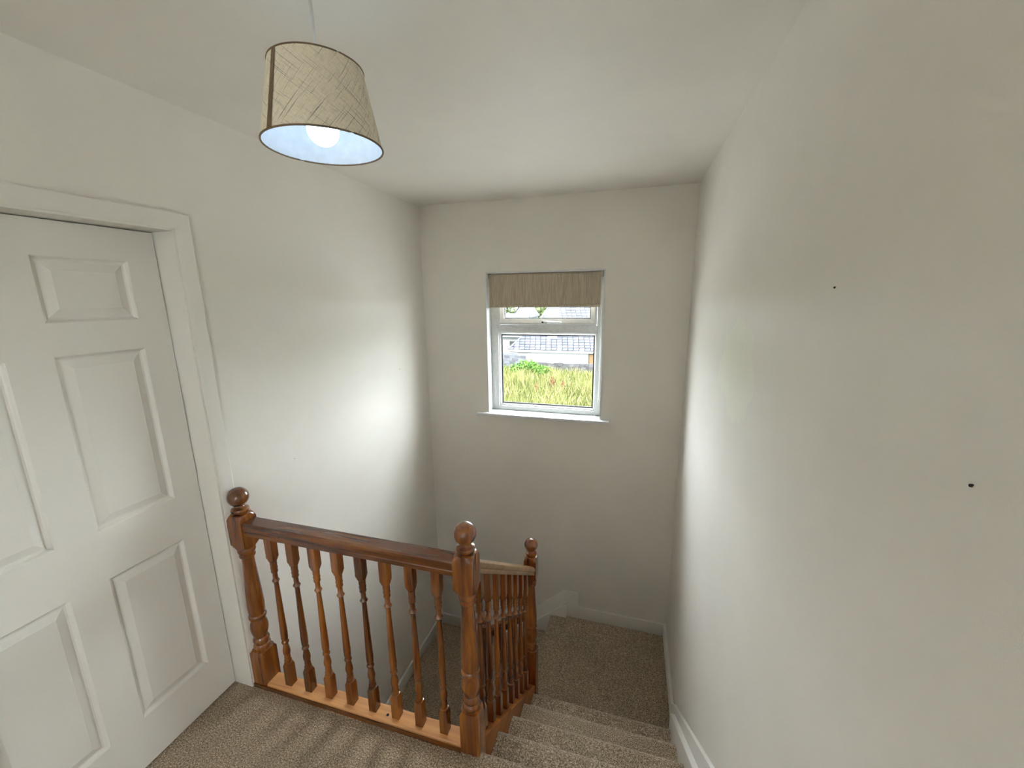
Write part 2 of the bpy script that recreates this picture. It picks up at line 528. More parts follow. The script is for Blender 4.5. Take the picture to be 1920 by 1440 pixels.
# lining, stop and architrave
ln = MB()
ln.box(XL - 0.16, XC - 0.006, DY1, DY1 + 0.028, 0.0, DZ1 + 0.028).box(XL - 0.16, XC - 0.006, DY0 - 0.028, DY0, 0.0, DZ1 + 0.028)
ln.box(XL - 0.16, XC - 0.006, DY0, DY1, DZ1, DZ1 + 0.028)
ln.build('door_lining', M['gloss'], door, bevel=0.002)
def arch_profile(u0):
    return [(0.0, 0.0), (0.0, 0.010), (0.006, 0.013), (0.018, 0.0165), (0.052, 0.0175), (0.057, 0.014), (0.057, 0.0)]
A0, A1, AZ = DY0 - 0.008, DY1 + 0.008, DZ1 + 0.008
def arch(kind):
    mb = MB()
    pr = arch_profile(0)
    pts = []
    for u, dxx in pr:
        x = XL - 0.001 + dxx
        if kind == 'r':
            pts.append(((x, A1 + u, 0.0), (x, A1 + u, AZ + u)))
        elif kind == 'l':
            pts.append(((x, A0 - u, 0.0), (x, A0 - u, AZ + u)))
        else:
            pts.append(((x, A0 - u, AZ + u), (x, A1 + u, AZ + u)))
    n = len(pts)
    mb.poly([p[0] for p in pts] + [p[1] for p in pts], [(i, (i + 1) % n, n + (i + 1) % n, n + i) for i in range(n)] + [tuple(range(n)), tuple(range(n, 2 * n))])
    mb.build('architrave', M['gloss'], door, smooth=30)
for k in 'lrt':
    arch(k)

# ------------------------------------------------------------------ window
win = thing('window_1', ((WX0 + WX1) / 2, YB + 0.13, WZ0), 'white plastic casement window with a fixed pane below a top-hung vent', None, None, 'structure')
FY0, FY1 = YB + 0.095, YB + 0.15
fr = MB()
fx0, fx1 = WX0 + 0.066, WX1 - 0.052     # clear opening inside the outer frame
fr.box(WX0, fx0, FY0, FY1, WZ0, WZ1).box(fx1, WX1, FY0, FY1, WZ0, WZ1)
fr.box(fx0, fx1, FY0, FY1, WZ0, 0.868).box(fx0, fx1, FY0, FY1, WZ1 - 0.05, WZ1).box(fx0, fx1, FY0, FY1, 1.462, 1.522)
fr.build('window_frame', M['upvc'], win, bevel=0.004)
def rectframe(mb, x0, x1, z0, z1, t, y0, y1):
    mb.box(x0, x0 + t, y0, y1, z0, z1).box(x1 - t, x1, y0, y1, z0, z1).box(x0 + t, x1 - t, y0, y1, z0, z0 + t).box(x0 + t, x1 - t, y0, y1, z1 - t, z1)
    return mb
def bevelframe(x0, x1, z0, z1, t, y0, y1):
    """mitred glazing bead, sloping back towards the glass"""
    mb = MB()
    def ring(ins, y):
        return [(x0 + ins, y, z0 + ins), (x1 - ins, y, z0 + ins), (x1 - ins, y, z1 - ins), (x0 + ins, y, z1 - ins)]
    rs = [ring(0, y1), ring(0, y0), ring(t * 0.35, y0 - 0.002), ring(t, y0 + 0.012), ring(t, y1)]
    for k in range(len(rs)):
        a, b = rs[k], rs[(k + 1) % len(rs)]
        for e in range(4):
            e2 = (e + 1) % 4
            q(mb, [a[e], a[e2], b[e2], b[e]])
    return mb
bevelframe(fx0, fx1, 0.868, 1.462, 0.017, FY0 + 0.014, FY1 - 0.01).build('glazing_bead', M['upvc'], win, smooth=30)
rectframe(MB(), fx0 + 0.016, fx1 - 0.016, 0.884, 1.446, 0.009, FY0 + 0.027, FY0 + 0.036).build('gasket', M['seal'], win)
MB().box(fx0 + 0.014, fx1 - 0.014, FY0 + 0.036, FY0 + 0.042, 0.882, 1.448).build('pane', M['glass'], win)
sash = bevelframe(fx0 + 0.003, fx1 - 0.003, 1.5245, WZ1 - 0.052, 0.046, FY0 - 0.012, FY1 - 0.01).build('sash', M['upvc'], win, smooth=30)
rectframe(MB(), fx0 + 0.047, fx1 - 0.047, 1.5685, WZ1 - 0.096, 0.008, FY0 + 0.016, FY0 + 0.024).build('gasket', M['seal'], sash)
MB().box(fx0 + 0.045, fx1 - 0.045, FY0 + 0.024, FY0 + 0.030, 1.5665, WZ1 - 0.094).build('pane', M['glass'], sash)
# sash handle: base plate, dark screw caps, lever
hx, hz = -0.632, 1.546
hd = MB().box(hx - 0.030, hx + 0.030, FY0 - 0.024, FY0 - 0.012, hz - 0.010, hz + 0.008).build('handle_base', M['upvc'], sash, bevel=0.003)
hl = MB().tube([(hx + 0.012, FY0 - 0.034, hz), (hx + 0.05, FY0 - 0.040, hz + 0.001), (hx + 0.125, FY0 - 0.038, hz - 0.002)], [0.007, 0.006, 0.005]).build('handle_lever', M['metal'], sash, smooth=60)
for sx in (-0.018, 0.016):
    MB().box(hx + sx - 0.007, hx + sx + 0.007, FY0 - 0.032, FY0 - 0.023, hz - 0.007, hz + 0.006).build('screw_cap', M['seal'], sash, bevel=0.002)
fill_win = thing('fill_window', (XR + 0.1, (RY0 + RY1) / 2, RZ0), 'unseen white window added behind the viewer for fill light', None, None, 'structure')  # invented window that lifts the ambient light indoors
f2 = MB()
for a_, b_, c_2, d_ in ((RY0, RY0 + 0.06, RZ0, RZ1), (RY1 - 0.06, RY1, RZ0, RZ1), (RY0 + 0.06, RY1 - 0.06, RZ0, RZ0 + 0.06), (RY0 + 0.06, RY1 - 0.06, RZ1 - 0.06, RZ1)):
    f2.box(XR + 0.10, XR + 0.16, a_, b_, c_2, d_)
f2.build('window_frame', M['upvc'], fill_win, bevel=0.004)
MB().box(XR + 0.127, XR + 0.133, RY0 + 0.05, RY1 - 0.05, RZ0 + 0.05, RZ1 - 0.05).build('pane', M['glass'], fill_win)
sill = MB()
sill.prism([(-1.163, YB - 0.05), (-0.129, YB - 0.05), (-0.129, YB), (WX1, YB), (WX1, FY0 + 0.01), (WX0, FY0 + 0.01), (WX0, YB), (-1.163, YB)], 2, WZ0 - 0.022, WZ0)
struct('trim_1', sill, M['upvc'], 'white window sill board with projecting ends', bevel=0.003)
rv = MB()
rv.box(WX0 - 0.001, WX0 + 0.008, YB - 0.004, FY0 + 0.004, WZ0, WZ1).box(WX1 - 0.008, WX1 + 0.001, YB - 0.004, FY0 + 0.004, WZ0, WZ1)
rv.box(WX0 - 0.001, WX1 + 0.001, YB - 0.004, FY0 + 0.004, WZ1 - 0.009, WZ1 + 0.001)
struct('trim_2', rv, M['upvc'], 'white lining boards around the window reveal', bevel=0.0015)
# blind
bl = thing('roller_blind', (-0.646, YB + 0.05, 1.66), 'taupe fabric roller blind pulled part way down the window', 'blind')
BX0, BX1, BY = -1.066, -0.226, YB + 0.052
MB().box(BX0, BX1, BY + 0.0, BY + 0.0012, 1.674, 1.893).build('fabric', M['blind'], bl)
bar = MB()
bar.prism([(BY - 0.006, 1.656), (BY + 0.007, 1.656), (BY + 0.007, 1.676), (BY - 0.006, 1.676)], 0, BX0, BX1)
bar.build('bottom_bar', M['blind'], bl, bevel=0.003)
def xcyl(mb, x0, x1, y, z, r, seg=20):
    pts = [(y + r * math.cos(2 * math.pi * k / seg), z + r * math.sin(2 * math.pi * k / seg)) for k in range(seg)]
    return mb.prism(pts, 0, x0, x1)
xcyl(MB(), BX0, BX1, BY + 0.017, 1.890, 0.018).build('roller', M['blind'], bl, smooth=40)
for x0, x1 in ((BX0 - 0.011, BX0 - 0.001), (BX1 + 0.001, BX1 + 0.014)):
    b = MB().box(x0, x1, BY - 0.008, BY + 0.04, 1.868, 1.914).build('bracket', M['metal'], bl, bevel=0.002)
xcyl(MB(), BX1 + 0.004, BX1 + 0.012, BY + 0.01, 1.888, 0.022).build('chain_wheel', M['cable'], bl, smooth=40)
ch = MB()
for dy in (-0.010, 0.030):
    ch.tube([(BX1 + 0.009, BY + dy, 1.888), (BX1 + 0.010, BY + dy * 0.6 - 0.01, 1.40), (BX1 + 0.010, BY + dy * 0.35 - 0.012, 0.985)], 0.0016, 6)
ch.build('pull_chain', M['cable'], bl, smooth=60)
MB().turned(BX1 + 0.010, BY - 0.008, [(0.945, 0.003), (0.95, 0.0065), (0.975, 0.0065), (0.985, 0.003)], seg=12).build('chain_weight', M['cable'], bl, smooth=50)

# ------------------------------------------------------------------ balustrades
NH = 0.0375
def newel(parent, cx, cy, top, foot):
    """top: height of the ball's crown; foot: underside"""
    d = top - 0.972
    R = NH * 1.5
    pr = [(foot, R), (0.176 + d, R), (0.188 + d, NH * 1.12), (0.190 + d, 0.030), (0.196 + d, 0.033), (0.205 + d, 0.0355), (0.214 + d, 0.033), (0.219 + d, 0.029),
          (0.226 + d, 0.031), (0.236 + d, 0.034), (0.246 + d, 0.031), (0.252 + d, 0.0275), (0.262 + d, 0.0295), (0.285 + d, 0.0355), (0.305 + d, 0.0365), (0.325 + d, 0.033),
          (0.340 + d, 0.028), (0.346 + d, 0.027), (0.350 + d, 0.034), (0.358 + d, 0.0362), (0.366 + d, 0.034), (0.370 + d, 0.031), (0.385 + d, 0.0335), (0.42 + d, 0.0345),
          (0.48 + d, 0.0320), (0.56 + d, 0.0275), (0.63 + d, 0.0240), (0.650 + d, 0.0245), (0.656 + d, 0.030), (0.664 + d, 0.0315), (0.671 + d, 0.029),
          (0.675 + d, 0.030), (0.683 + d, 0.0345), (0.692 + d, 0.035), (0.700 + d, 0.0325), (0.703 + d, NH * 1.0), (0.712 + d, NH * 1.2), (0.722 + d, R),
          (0.836 + d, R), (0.850 + d, NH * 1.2), (0.858 + d, NH * 1.0), (0.860 + d, 0.028), (0.866 + d, 0.0325), (0.874 + d, 0.0345), (0.881 + d, 0.032),
          (0.885 + d, 0.024), (0.890 + d, 0.018), (0.894 + d, 0.017), (0.900 + d, 0.018)]
    n = MB().turned(cx, cy, pr, NH, 40).build('newel_post', M['wood_z'], parent, smooth=38)
    ball = [(0.972 - 0.041 - 0.041 * math.cos(a) + d, 0.0405 * math.sin(a)) for a in np.linspace(0.42, math.pi - 0.01, 18)]
    MB().turned(cx, cy, ball, None, 32).build('ball_finial', M['wood_z'], n, smooth=60)
    return n

def baluster(parent, cx, cy, z0, z1, shift=0.0, mat='wood_z'):
    h, R = 0.0165, 0.0165 * 1.5
    d = shift
    pr = [(z0, R), (0.130 + d, R), (0.143 + d, h * 1.05), (0.145 + d, 0.0120), (0.150 + d, 0.0145), (0.156 + d, 0.0155), (0.162 + d, 0.0130), (0.166 + d, 0.0118),
          (0.172 + d, 0.0135), (0.177 + d, 0.0120), (0.184 + d, 0.0125), (0.200 + d, 0.0155), (0.213 + d, 0.0150), (0.232 + d, 0.0115), (0.243 + d, 0.0098), (0.246 + d, 0.0135),
          (0.252 + d, 0.0155), (0.258 + d, 0.0135), (0.261 + d, 0.0118), (0.272 + d, 0.0140), (0.300 + d, 0.0148), (0.36 + d, 0.0135), (0.46 + d, 0.0112), (0.552 + d, 0.0092),
          (0.557 + d, 0.0125), (0.563 + d, 0.0152), (0.569 + d, 0.0125), (0.573 + d, 0.0098), (0.600 + d, 0.0098), (0.603 + d, 0.0130), (0.609 + d, 0.0140), (0.615 + d, 0.0122),
          (0.619 + d, 0.0135), (0.626 + d, 0.0145), (0.633 + d, 0.0125), (0.640 + d, 0.0140), (0.655 + d, 0.0140), (0.657 + d, h * 0.95), (0.664 + d, h * 1.12), (0.676 + d, R), (z1, R)]
    return MB().turned(cx, cy, pr, h, 24).build('baluster', M[mat], parent, smooth=38)

lb = thing('landing_balustrade', (-1.04, BAL_Y, 0), 'varnished pine balustrade with eight turned balusters along the upper landing', 'balustrade')
N1X = -1.549
newel(lb, N1X, BAL_Y, 0.972, 0.0)
newel(lb, NX, BAL_Y, 0.972, -0.26)
# moulded handrail (section in y,z)
ry = BAL_Y - 0.002
sec = [(-0.026, 0.772), (0.026, 0.772), (0.026, 0.788), (0.0235, 0.7925), (0.0305, 0.797), (0.0315, 0.801), (0.0315, 0.826), (0.0275, 0.832),
       (-0.0275, 0.832), (-0.0315, 0.826), (-0.0315, 0.801), (-0.0305, 0.797), (-0.0235, 0.7925), (-0.026, 0.788)]
MB().prism([(ry + a, b) for a, b in sec], 0, N1X + NH - 0.006, NX - NH + 0.006).build('handrail', M['wood_x'], lb, smooth=20)
MB().prism([(BAL_Y - 0.037, -0.002), (BAL_Y + 0.030, -0.002), (BAL_Y + 0.030, 0.028), (BAL_Y + 0.027, 0.031), (BAL_Y - 0.033, 0.031), (BAL_Y - 0.037, 0.027)], 0,
           N1X + NH - 0.006, NX - NH + 0.006).build('base_rail', M['wood_base'], lb, smooth=30)
MB().box(N1X - NH, NX - NH, BAL_Y - 0.042, BAL_Y - 0.0375, 0.0, 0.020).build('base_trim', M['wood_x'], lb)
MB().box(N1X - NH, NX - NH + 0.005, 1.206, 1.222, -0.245, -0.003).build('apron', M['wood_x'], lb)
for i in range(8):
    baluster(lb, -0.645 - 0.1095 * i, BAL_Y, 0.030, 0.774)
MB().turned(-0.905, BAL_Y - 0.010, [(0.0309, 0.006), (0.0316, 0.006)], None, 16).build('knot', M['darkhole'], lb)

sb = thing('stair_balustrade', (NX, 1.66, -0.4), 'varnished pine balustrade with a worn pale rail sloping down the stairs', 'balustrade')
N3Y = 2.147
newel(sb, NX, N3Y, 0.306, ZL1 - 0.2)
def ztop(y): return 0.738 - 0.744 * (y - 1.232)       # underside of the sloping rail
def zstr(y): return -0.815 * (y - 1.173) + 0.040      # top of the string
ya, yb_ = BAL_Y + NH - 0.004, N3Y - NH + 0.004
def sloped(mb, section, zf, y0, y1):
    n = len(section)
    mb.poly([(NX + a, y0, zf(y0) + b) for a, b in section] + [(NX + a, y1, zf(y1) + b) for a, b in section],
            [tuple(range(n))[::-1], tuple(range(n, 2 * n))] + [(i, (i + 1) % n, n + (i + 1) % n, n + i) for i in range(n)])
    return mb
rs = [(-0.030, 0.0), (0.030, 0.0), (0.030, 0.016), (0.0285, 0.020), (0.0335, 0.026), (0.0350, 0.036), (0.033, 0.046), (0.026, 0.054), (0.014, 0.058), (0, 0.059)]
rs += [(-a, b) for a, b in rs[-2:1:-1]]
sloped(MB(), rs, ztop, ya, yb_).build('handrail', M['wood_rail'], sb, smooth=32)
sloped(MB(), [(-0.024, -0.30), (0.032, -0.30), (0.032, -0.003), (0.029, 0.0), (-0.029, 0.0), (-0.032, -0.003), (-0.032, -0.30)], zstr, ya, yb_).build('string', M['wood_string'], sb, smooth=30)
for i in range(8):
    y = 1.285 + 0.1005 * i
    zt, zs_ = ztop(y), zstr(y)
    baluster(sb, NX, y, zs_ - 0.012, zt + 0.012, shift=(zt + zs_) / 2 - 0.405)
qb = thing('lower_balustrade', (-0.68, N3Y, ZL2), 'short lower balustrade half hidden behind the sloping balusters', 'balustrade')
N4X = -0.838
newel(qb, N4X, N3Y, -0.285, ZL2)
def zr2(x): return -0.20 + 0.80 * (x + 0.563)
mb = MB()
x0, x1 = NX - NH + 0.004, N4X + NH - 0.004
sec2 = [(-0.028, -0.06), (0.028, -0.06), (0.028, -0.04), (0.032, -0.03), (0.031, -0.012), (0.02, 0.0), (-0.02, 0.0), (-0.031, -0.012), (-0.032, -0.03), (-0.028, -0.04)]
n = len(sec2)
mb.poly([(x0, N3Y + a, zr2(x0) + b) for a, b in sec2] + [(x1, N3Y + a, zr2(x1) + b) for a, b in sec2],
        [tuple(range(n)), tuple(range(n, 2 * n))[::-1]] + [(i, (i + 1) % n, n + (i + 1) % n, n + i) for i in range(n)])
mb.build('handrail', M['wood_x'], qb, smooth=32)
for x in (-0.645, -0.725):
    zt, zb = zr2(x) - 0.06, -1.05 + 0.80 * (x + 0.5) + 0.02
    baluster(qb, x, N3Y, zb, zt + 0.01, shift=(zt + zb) / 2 - 0.405)

# ------------------------------------------------------------------ pendant lamp
LX, LY, LZ = -0.6865, 0.8534, 2.070
RB, RT, LH = 0.126, 0.096, 0.155
lamp = thing('pendant_lamp', (LX, LY, LZ), 'linen drum pendant lamp hanging lit from the ceiling', 'lamp')
SEG = 96
def cone(name, rb, rt, z0, z1, mat, parent, flip=False):
    v, f = [], []
    for k in range(SEG + 1):
        a = 2 * math.pi * k / SEG
        v += [(LX + rb * math.cos(a), LY + rb * math.sin(a), z0), (LX + rt * math.cos(a), LY + rt * math.sin(a), z1)]
    for k in range(SEG):
        fc = (2 * k, 2 * k + 2, 2 * k + 3, 2 * k + 1)
        f.append(fc[::-1] if flip else fc)
    me = bpy.data.meshes.new(name)
    me.from_pydata(v, [], f)
    uvl = me.uv_layers.new(name='UVMap')
    for p in me.polygons:
        for li in p.loop_indices:
            vi = me.loops[li].vertex_index
            uvl.data[li].uv = ((vi // 2) / SEG * 4.4, (vi % 2) * 1.0)
    me.shade_smooth()
    me.materials.append(mat)
    o = bpy.data.objects.new(name, me)
    COL.objects.link(o)
    o.parent = parent
    o.matrix_parent_inverse = PINV[parent.name]
    PINV[o.name] = Matrix()
    return o
shade = cone('shade', RB, RT, LZ, LZ + LH, M['shade'], lamp)
cone('lining', RB - 0.0015, RT - 0.0015, LZ + 0.0005, LZ + LH - 0.0005, M['lining'], shade, True)
def ringmesh(r, z, w, name, mat, parent):
    pts = [(LX + r * math.cos(2 * math.pi * k / 64), LY + r * math.sin(2 * math.pi * k / 64), z) for k in range(65)]
    return MB().tube(pts, w, 8).build(name, mat, parent, smooth=60)
ringmesh(RB, LZ, 0.0020, 'bottom_trim', M['brown_tape'], shade)
ringmesh(RT, LZ + LH, 0.0018, 'top_trim', M['brown_tape'], shade)
# side seam tape
sa = math.radians(257)
sm = MB()
pts = []
for da in np.linspace(-0.06, 0.06, 5):
    for r, z in ((RB + 0.0012, LZ), (RT + 0.0012, LZ + LH)):
        pts.append((LX + r * math.cos(sa + da), LY + r * math.sin(sa + da), z))
sm.poly(pts, [(2 * k, 2 * k + 2, 2 * k + 3, 2 * k + 1) for k in range(4)])
sm.build('seam', M['brown_tape'], shade, smooth=60)
# spider ring, lampholder, bulb, flex, ceiling rose
sp = MB()
for k in range(3):
    a = 0.5 + 2 * math.pi * k / 3
    sp.tube([(LX + 0.016 * math.cos(a), LY + 0.016 * math.sin(a), LZ + LH - 0.022), (LX + (RT - 0.001) * math.cos(a), LY + (RT - 0.001) * math.sin(a), LZ + LH - 0.004)], 0.0016, 6)
sp.build('spider', M['cable'], lamp, smooth=60)
MB().turned(LX, LY, [(LZ + 0.078, 0.013), (LZ + 0.10, 0.015), (LZ + 0.132, 0.017), (LZ + 0.136, 0.020), (LZ + 0.142, 0.020), (LZ + 0.146, 0.014), (LZ + 0.165, 0.007)], None, 24).build('lampholder', M['cable'], lamp, smooth=40)
BR = 0.034
bz = LZ + 0.036
bulbp = [(bz - BR * math.cos(a), BR * math.sin(a)) for a in np.linspace(0.03, math.pi * 0.72, 16)] + [(LZ + 0.078, 0.014)]
MB().turned(LX, LY, bulbp, None, 32).build('bulb', M['bulb'], lamp, smooth=60)
MB().tube([(LX, LY, LZ + 0.16), (LX + 0.001, LY, LZ + 0.25), (LX - 0.002, LY, ZC - 0.03)], 0.0032, 10).build('flex', M['cable'], lamp, smooth=60)
MB().turned(LX, LY, [(ZC - 0.038, 0.008), (ZC - 0.034, 0.02), (ZC - 0.014, 0.036), (ZC, 0.038)], None, 32).build('ceiling_rose', M['cable'], lamp, smooth=40)

# ------------------------------------------------------------------ nails left in the walls
def nail(loc, nrm, label, r=0.002, ln=0.003):
    p = Vector(loc)
    d = Vector(nrm)
    o = MB().tube([p - d * 0.004, p + d * (ln - 0.002) + Vector((0, 0, 0.001)), p + d * (ln - 0.0015), p + d * ln], [r * 0.5, r * 0.5, r, r * 0.9], 10).build('nail', M['darkhole'], None, smooth=40)
    tag(o, label, 'nail', 'nails left in the walls')
nail((XR, 0.536, 1.526), (-1, 0, 0), 'dark nail sticking out low on the far right of the bare wall', 0.002, 0.003)
nail((XR, 0.931, 1.744), (-1, 0, 0), 'small dark nail higher up on the bare right wall')
nail((XL, 2.55, 1.235), (1, 0, 0), 'small dark nail in the left wall near the window corner')
nail((XL, 1.535, 0.953), (1, 0, 0), 'tiny dark nail in the left wall above the balustrade rail', 0.0014, 0.002)

# ------------------------------------------------------------------ outdoors
def gz(y):
    return -2.75 if y < 8 else (-2.75 - 0.06 * (y - 8) if y < 34 else -4.31 - 0.02 * (y - 34))
def mat_leaf(name, stops, rough=0.7):
    m, t, b = nt(name)
    at = N(t, 'ShaderNodeAttribute', attribute_name='tint')
    L(t, ramp(t, at.outputs['Fac'], stops), b.inputs['Base Color'])
    b.inputs['Roughness'].default_value = rough
    b.inputs['Specular IOR Level'].default_value = 0.05
    return m
M['grass'] = mat_leaf('tall_grass', [(0.0, (0.020, 0.036, 0.008)), (0.35, (0.066, 0.078, 0.020)), (0.7, (0.130, 0.120, 0.042)), (1.0, (0.19, 0.155, 0.085))])
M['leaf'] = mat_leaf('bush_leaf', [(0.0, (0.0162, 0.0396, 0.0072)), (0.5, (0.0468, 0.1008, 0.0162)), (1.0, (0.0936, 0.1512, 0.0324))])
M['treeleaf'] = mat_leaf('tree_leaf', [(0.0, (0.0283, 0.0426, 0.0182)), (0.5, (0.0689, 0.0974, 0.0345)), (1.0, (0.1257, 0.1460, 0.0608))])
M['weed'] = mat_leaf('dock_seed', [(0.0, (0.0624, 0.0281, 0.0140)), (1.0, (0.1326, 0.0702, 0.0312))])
M['soil'] = mat_plain('field_soil', (0.0432, 0.0518, 0.0158), 0.95, 0.05)
M['render'] = mat_plain('white_render', (0.1980, 0.1980, 0.1914), 0.9, 0.05)
M['slate'] = mat_wood('grey_slate', 0, (0.0362, 0.0383, 0.0467), (0.0570, 0.0590, 0.0694), (0.0809, 0.0829, 0.0934), 0.6, 0.0)
M['underlay'] = mat_plain('dark_roof_underlay', (0.0060, 0.0060, 0.0075), 0.95, 0.05)
M['block'] = mat_wood('concrete_block', 0, (0.0545, 0.0558, 0.0605), (0.0749, 0.0749, 0.0810), (0.0967, 0.0967, 0.1004), 0.9, 0.0)
M['mortar'] = mat_plain('mortar', (0.1014, 0.1014, 0.1014), 0.95, 0.05)
M['stone'] = mat_wood('field_stone', 0, (0.0276, 0.0264, 0.0276), (0.0542, 0.0516, 0.0516), (0.0882, 0.0831, 0.0831), 0.9, 0.0)
M['tan'] = mat_plain('tan_timber_door', (0.1188, 0.0727, 0.0343), 0.7, 0.05)
M['bark'] = mat_plain('bark', (0.05, 0.04, 0.03), 0.95, 0.05)
M['fascia'] = mat_plain('white_fascia', (0.2475, 0.2475, 0.2420), 0.6, 0.05)
M['glassdark'] = mat_plain('dark_glazing', (0.03, 0.035, 0.04), 0.1)

M['concrete'] = mat_plain('bounce_concrete', (0.52, 0.51, 0.49), 0.9)
yd = MB()  # unseen pale ground added to bounce sky light up to the ceiling
for a_, b_ in ((-40, 3.2), (3.2, 8), (8, 13)):
    q(yd, [(-30, a_, gz(a_) + 0.03), (30, a_, gz(a_) + 0.03), (30, b_, gz(b_) + 0.03), (-30, b_, gz(b_) + 0.03)])
struct('bounce_ground', yd, M['concrete'], 'unseen pale concrete added below the window to bounce light indoors')
g = MB()
yy = [3.2, 8, 14, 20, 26, 34, 60, 140]
for i in range(len(yy) - 1):
    q(g, [(-80, yy[i], gz(yy[i])), (60, yy[i], gz(yy[i])), (60, yy[i + 1], gz(yy[i + 1])), (-80, yy[i + 1], gz(yy[i + 1]))])
struct('ground', g, M['soil'], 'sloping field of soil below the tall grass')

def leafmesh(name, V, F, tint, mat, parent=None):
    me = bpy.data.meshes.new(name)
    me.from_pydata(V.tolist() if hasattr(V, 'tolist') else V, [], F.tolist() if hasattr(F, 'tolist') else F)
    at = me.attributes.new('tint', 'FLOAT', 'POINT')
    at.data.foreach_set('value', np.asarray(tint, dtype=np.float32))
    me.materials.append(mat)
    o = bpy.data.objects.new(name, me)
    COL.objects.link(o)
    if parent is not None:
        o.parent = parent
        o.matrix_parent_inverse = PINV[parent.name]
    return o

def grass(n, x0, x1, y0, y1):
    y = RNG.uniform(y0, y1, n)
    x = RNG.uniform(0, 1, n)
    x = (x0 + (x1 - x0) * x) - (y - 20) * 0.22
    z = np.array([gz(v) for v in y])
    clump = 0.5 + 0.5 * np.sin(x * 1.9 + 1.3 * np.sin(y * 0.9)) * np.cos(y * 1.3 + x * 0.7)
    h = (0.45 + 0.55 * RNG.random(n)) * (0.75 + 0.35 * clump)
    a = RNG.uniform(0, 2 * math.pi, n)
    wd = 0.010 + 0.014 * RNG.random(n)
    lean = RNG.normal(0, 0.16, (n, 2))
    dx, dy = np.cos(a) * wd, np.sin(a) * wd
    V = np.empty((n, 5, 3))
    V[:, 0] = np.stack([x - dx, y - dy, z - 0.05], 1)
    V[:, 1] = np.stack([x + dx, y + dy, z - 0.05], 1)
    V[:, 2] = np.stack([x + lean[:, 0] * h * .45 + dx * .9, y + lean[:, 1] * h * .45 + dy * .9, z + h * .6], 1)
    V[:, 3] = np.stack([x + lean[:, 0] * h * .45 - dx * .9, y + lean[:, 1] * h * .45 - dy * .9, z + h * .6], 1)
    V[:, 4] = np.stack([x + lean[:, 0] * h * 1.5, y + lean[:, 1] * h * 1.5, z + h], 1)
    base = np.arange(n)[:, None] * 5
    F = [tuple(r) for r in (base + np.array([0, 1, 2, 3]))] + [tuple(r) for r in (base + np.array([3, 2, 4]))]
    t = np.clip(RNG.normal(0.5, 0.26, n) + 0.22 * (clump - 0.5), 0, 1)
    return V.reshape(-1, 3), F, np.repeat(t, 5)
V, F, t = grass(40000, -11, 4, 13.2, 28.2)
tag(leafmesh('tall_grass', V, F, t, M['grass']), 'overgrown yellow-green grass filling the field outside', 'grass', None, 'stuff')

def leaves(n, centre, radii, size, dense=0.35, seed=0):
    rg = np.random.default_rng(seed)
    d = rg.normal(size=(n, 3))
    d /= np.linalg.norm(d, axis=1)[:, None]
    lump = 1 + 0.22 * np.sin(d[:, 0] * 5 + seed) * np.cos(d[:, 2] * 6 + seed * 2) + 0.12 * np.sin(d[:, 1] * 9 + seed)
    r = (dense + (1 - dense) * rg.random(n) ** 0.5) * lump
    P = np.array(centre) + d * r[:, None] * np.array(radii)
    u = rg.normal(size=(n, 3)); u /= np.linalg.norm(u, axis=1)[:, None]
    v = np.cross(u, rg.normal(size=(n, 3))); v /= np.linalg.norm(v, axis=1)[:, None]
    s = size * (0.6 + 0.8 * rg.random(n))[:, None]
    V = np.stack([P - u * s, P + v * s * .55, P + u * s, P - v * s * .55], 1).reshape(-1, 3)
    F = [(4 * i, 4 * i + 1, 4 * i + 2, 4 * i + 3) for i in range(n)]
    return V, F, np.repeat(np.clip(rg.normal(0.5, 0.25, n), 0, 1), 4)

def bush(loc, radii, n, size, label, seed, cat='bush', mat='leaf', trunk=None, name='bush', group=None):
    x, y = loc
    z = gz(y)
    b = thing(name, (x, y, z), label, cat, group)
    cz = z + (trunk or 0) + radii[2] * 0.8
    V, F, t = leaves(n, (x, y, cz), radii, size, 0.3, seed)
    tag(leafmesh('foliage', V, F, t, M[mat], b), kind='stuff')
    r = 0.03 if not trunk else 0.16
    MB().tube([(x, y, z - 0.1), (x + 0.05, y, z + (trunk or 0.1) * 0.6 + radii[2] * 0.3), (x - 0.05, y, cz)], [r, r * 0.8, r * 0.3], 8).build('trunk' if trunk else 'stem', M['bark'], b, smooth=60)
bush((-6.9, 27.3), (1.25, 0.9, 0.72), 2600, 0.085, 'bright green leafy bush in front of the low stone wall', 1)
bush((-5.75, 26.6), (0.8, 0.7, 0.55), 1500, 0.08, 'smaller green bush right of the bright leafy bush', 2)
bush((-9.3, 28.2), (0.9, 0.6, 0.42), 1100, 0.08, 'low green bush at the foot of the block wall', 3)
for i, (x, y, h, lab) in enumerate([(-3.75, 20.0, 1.15, 'tallest brown dock stalk in the middle of the grass'), (-3.35, 20.6, 1.0, 'rightmost brown dock stalk in the tall grass'),
                                    (-4.0, 20.8, 1.1, 'brown dock stalk just left of the tallest one'), (-4.5, 19.4, 0.95, 'leftmost and shortest brown dock stalk in the grass')]):
    z = gz(y)
    dk_ = thing('dock_plant', (x, y, z), lab, 'weed', 'dock stalks in the grass')
    MB().tube([(x, y, z - 0.05), (x + 0.03, y, z + h * 0.6), (x + 0.06, y, z + h)], [0.012, 0.009, 0.004], 6).build('stalk', M['bark'], dk_)
    V, F, t = leaves(170, (x + 0.04, y, z + h * 0.7), (0.10, 0.10, 0.36), 0.035, 0.1, 30 + i)
    tag(leafmesh('seed_head', V, F, t, M['weed'], dk_), kind='stuff')

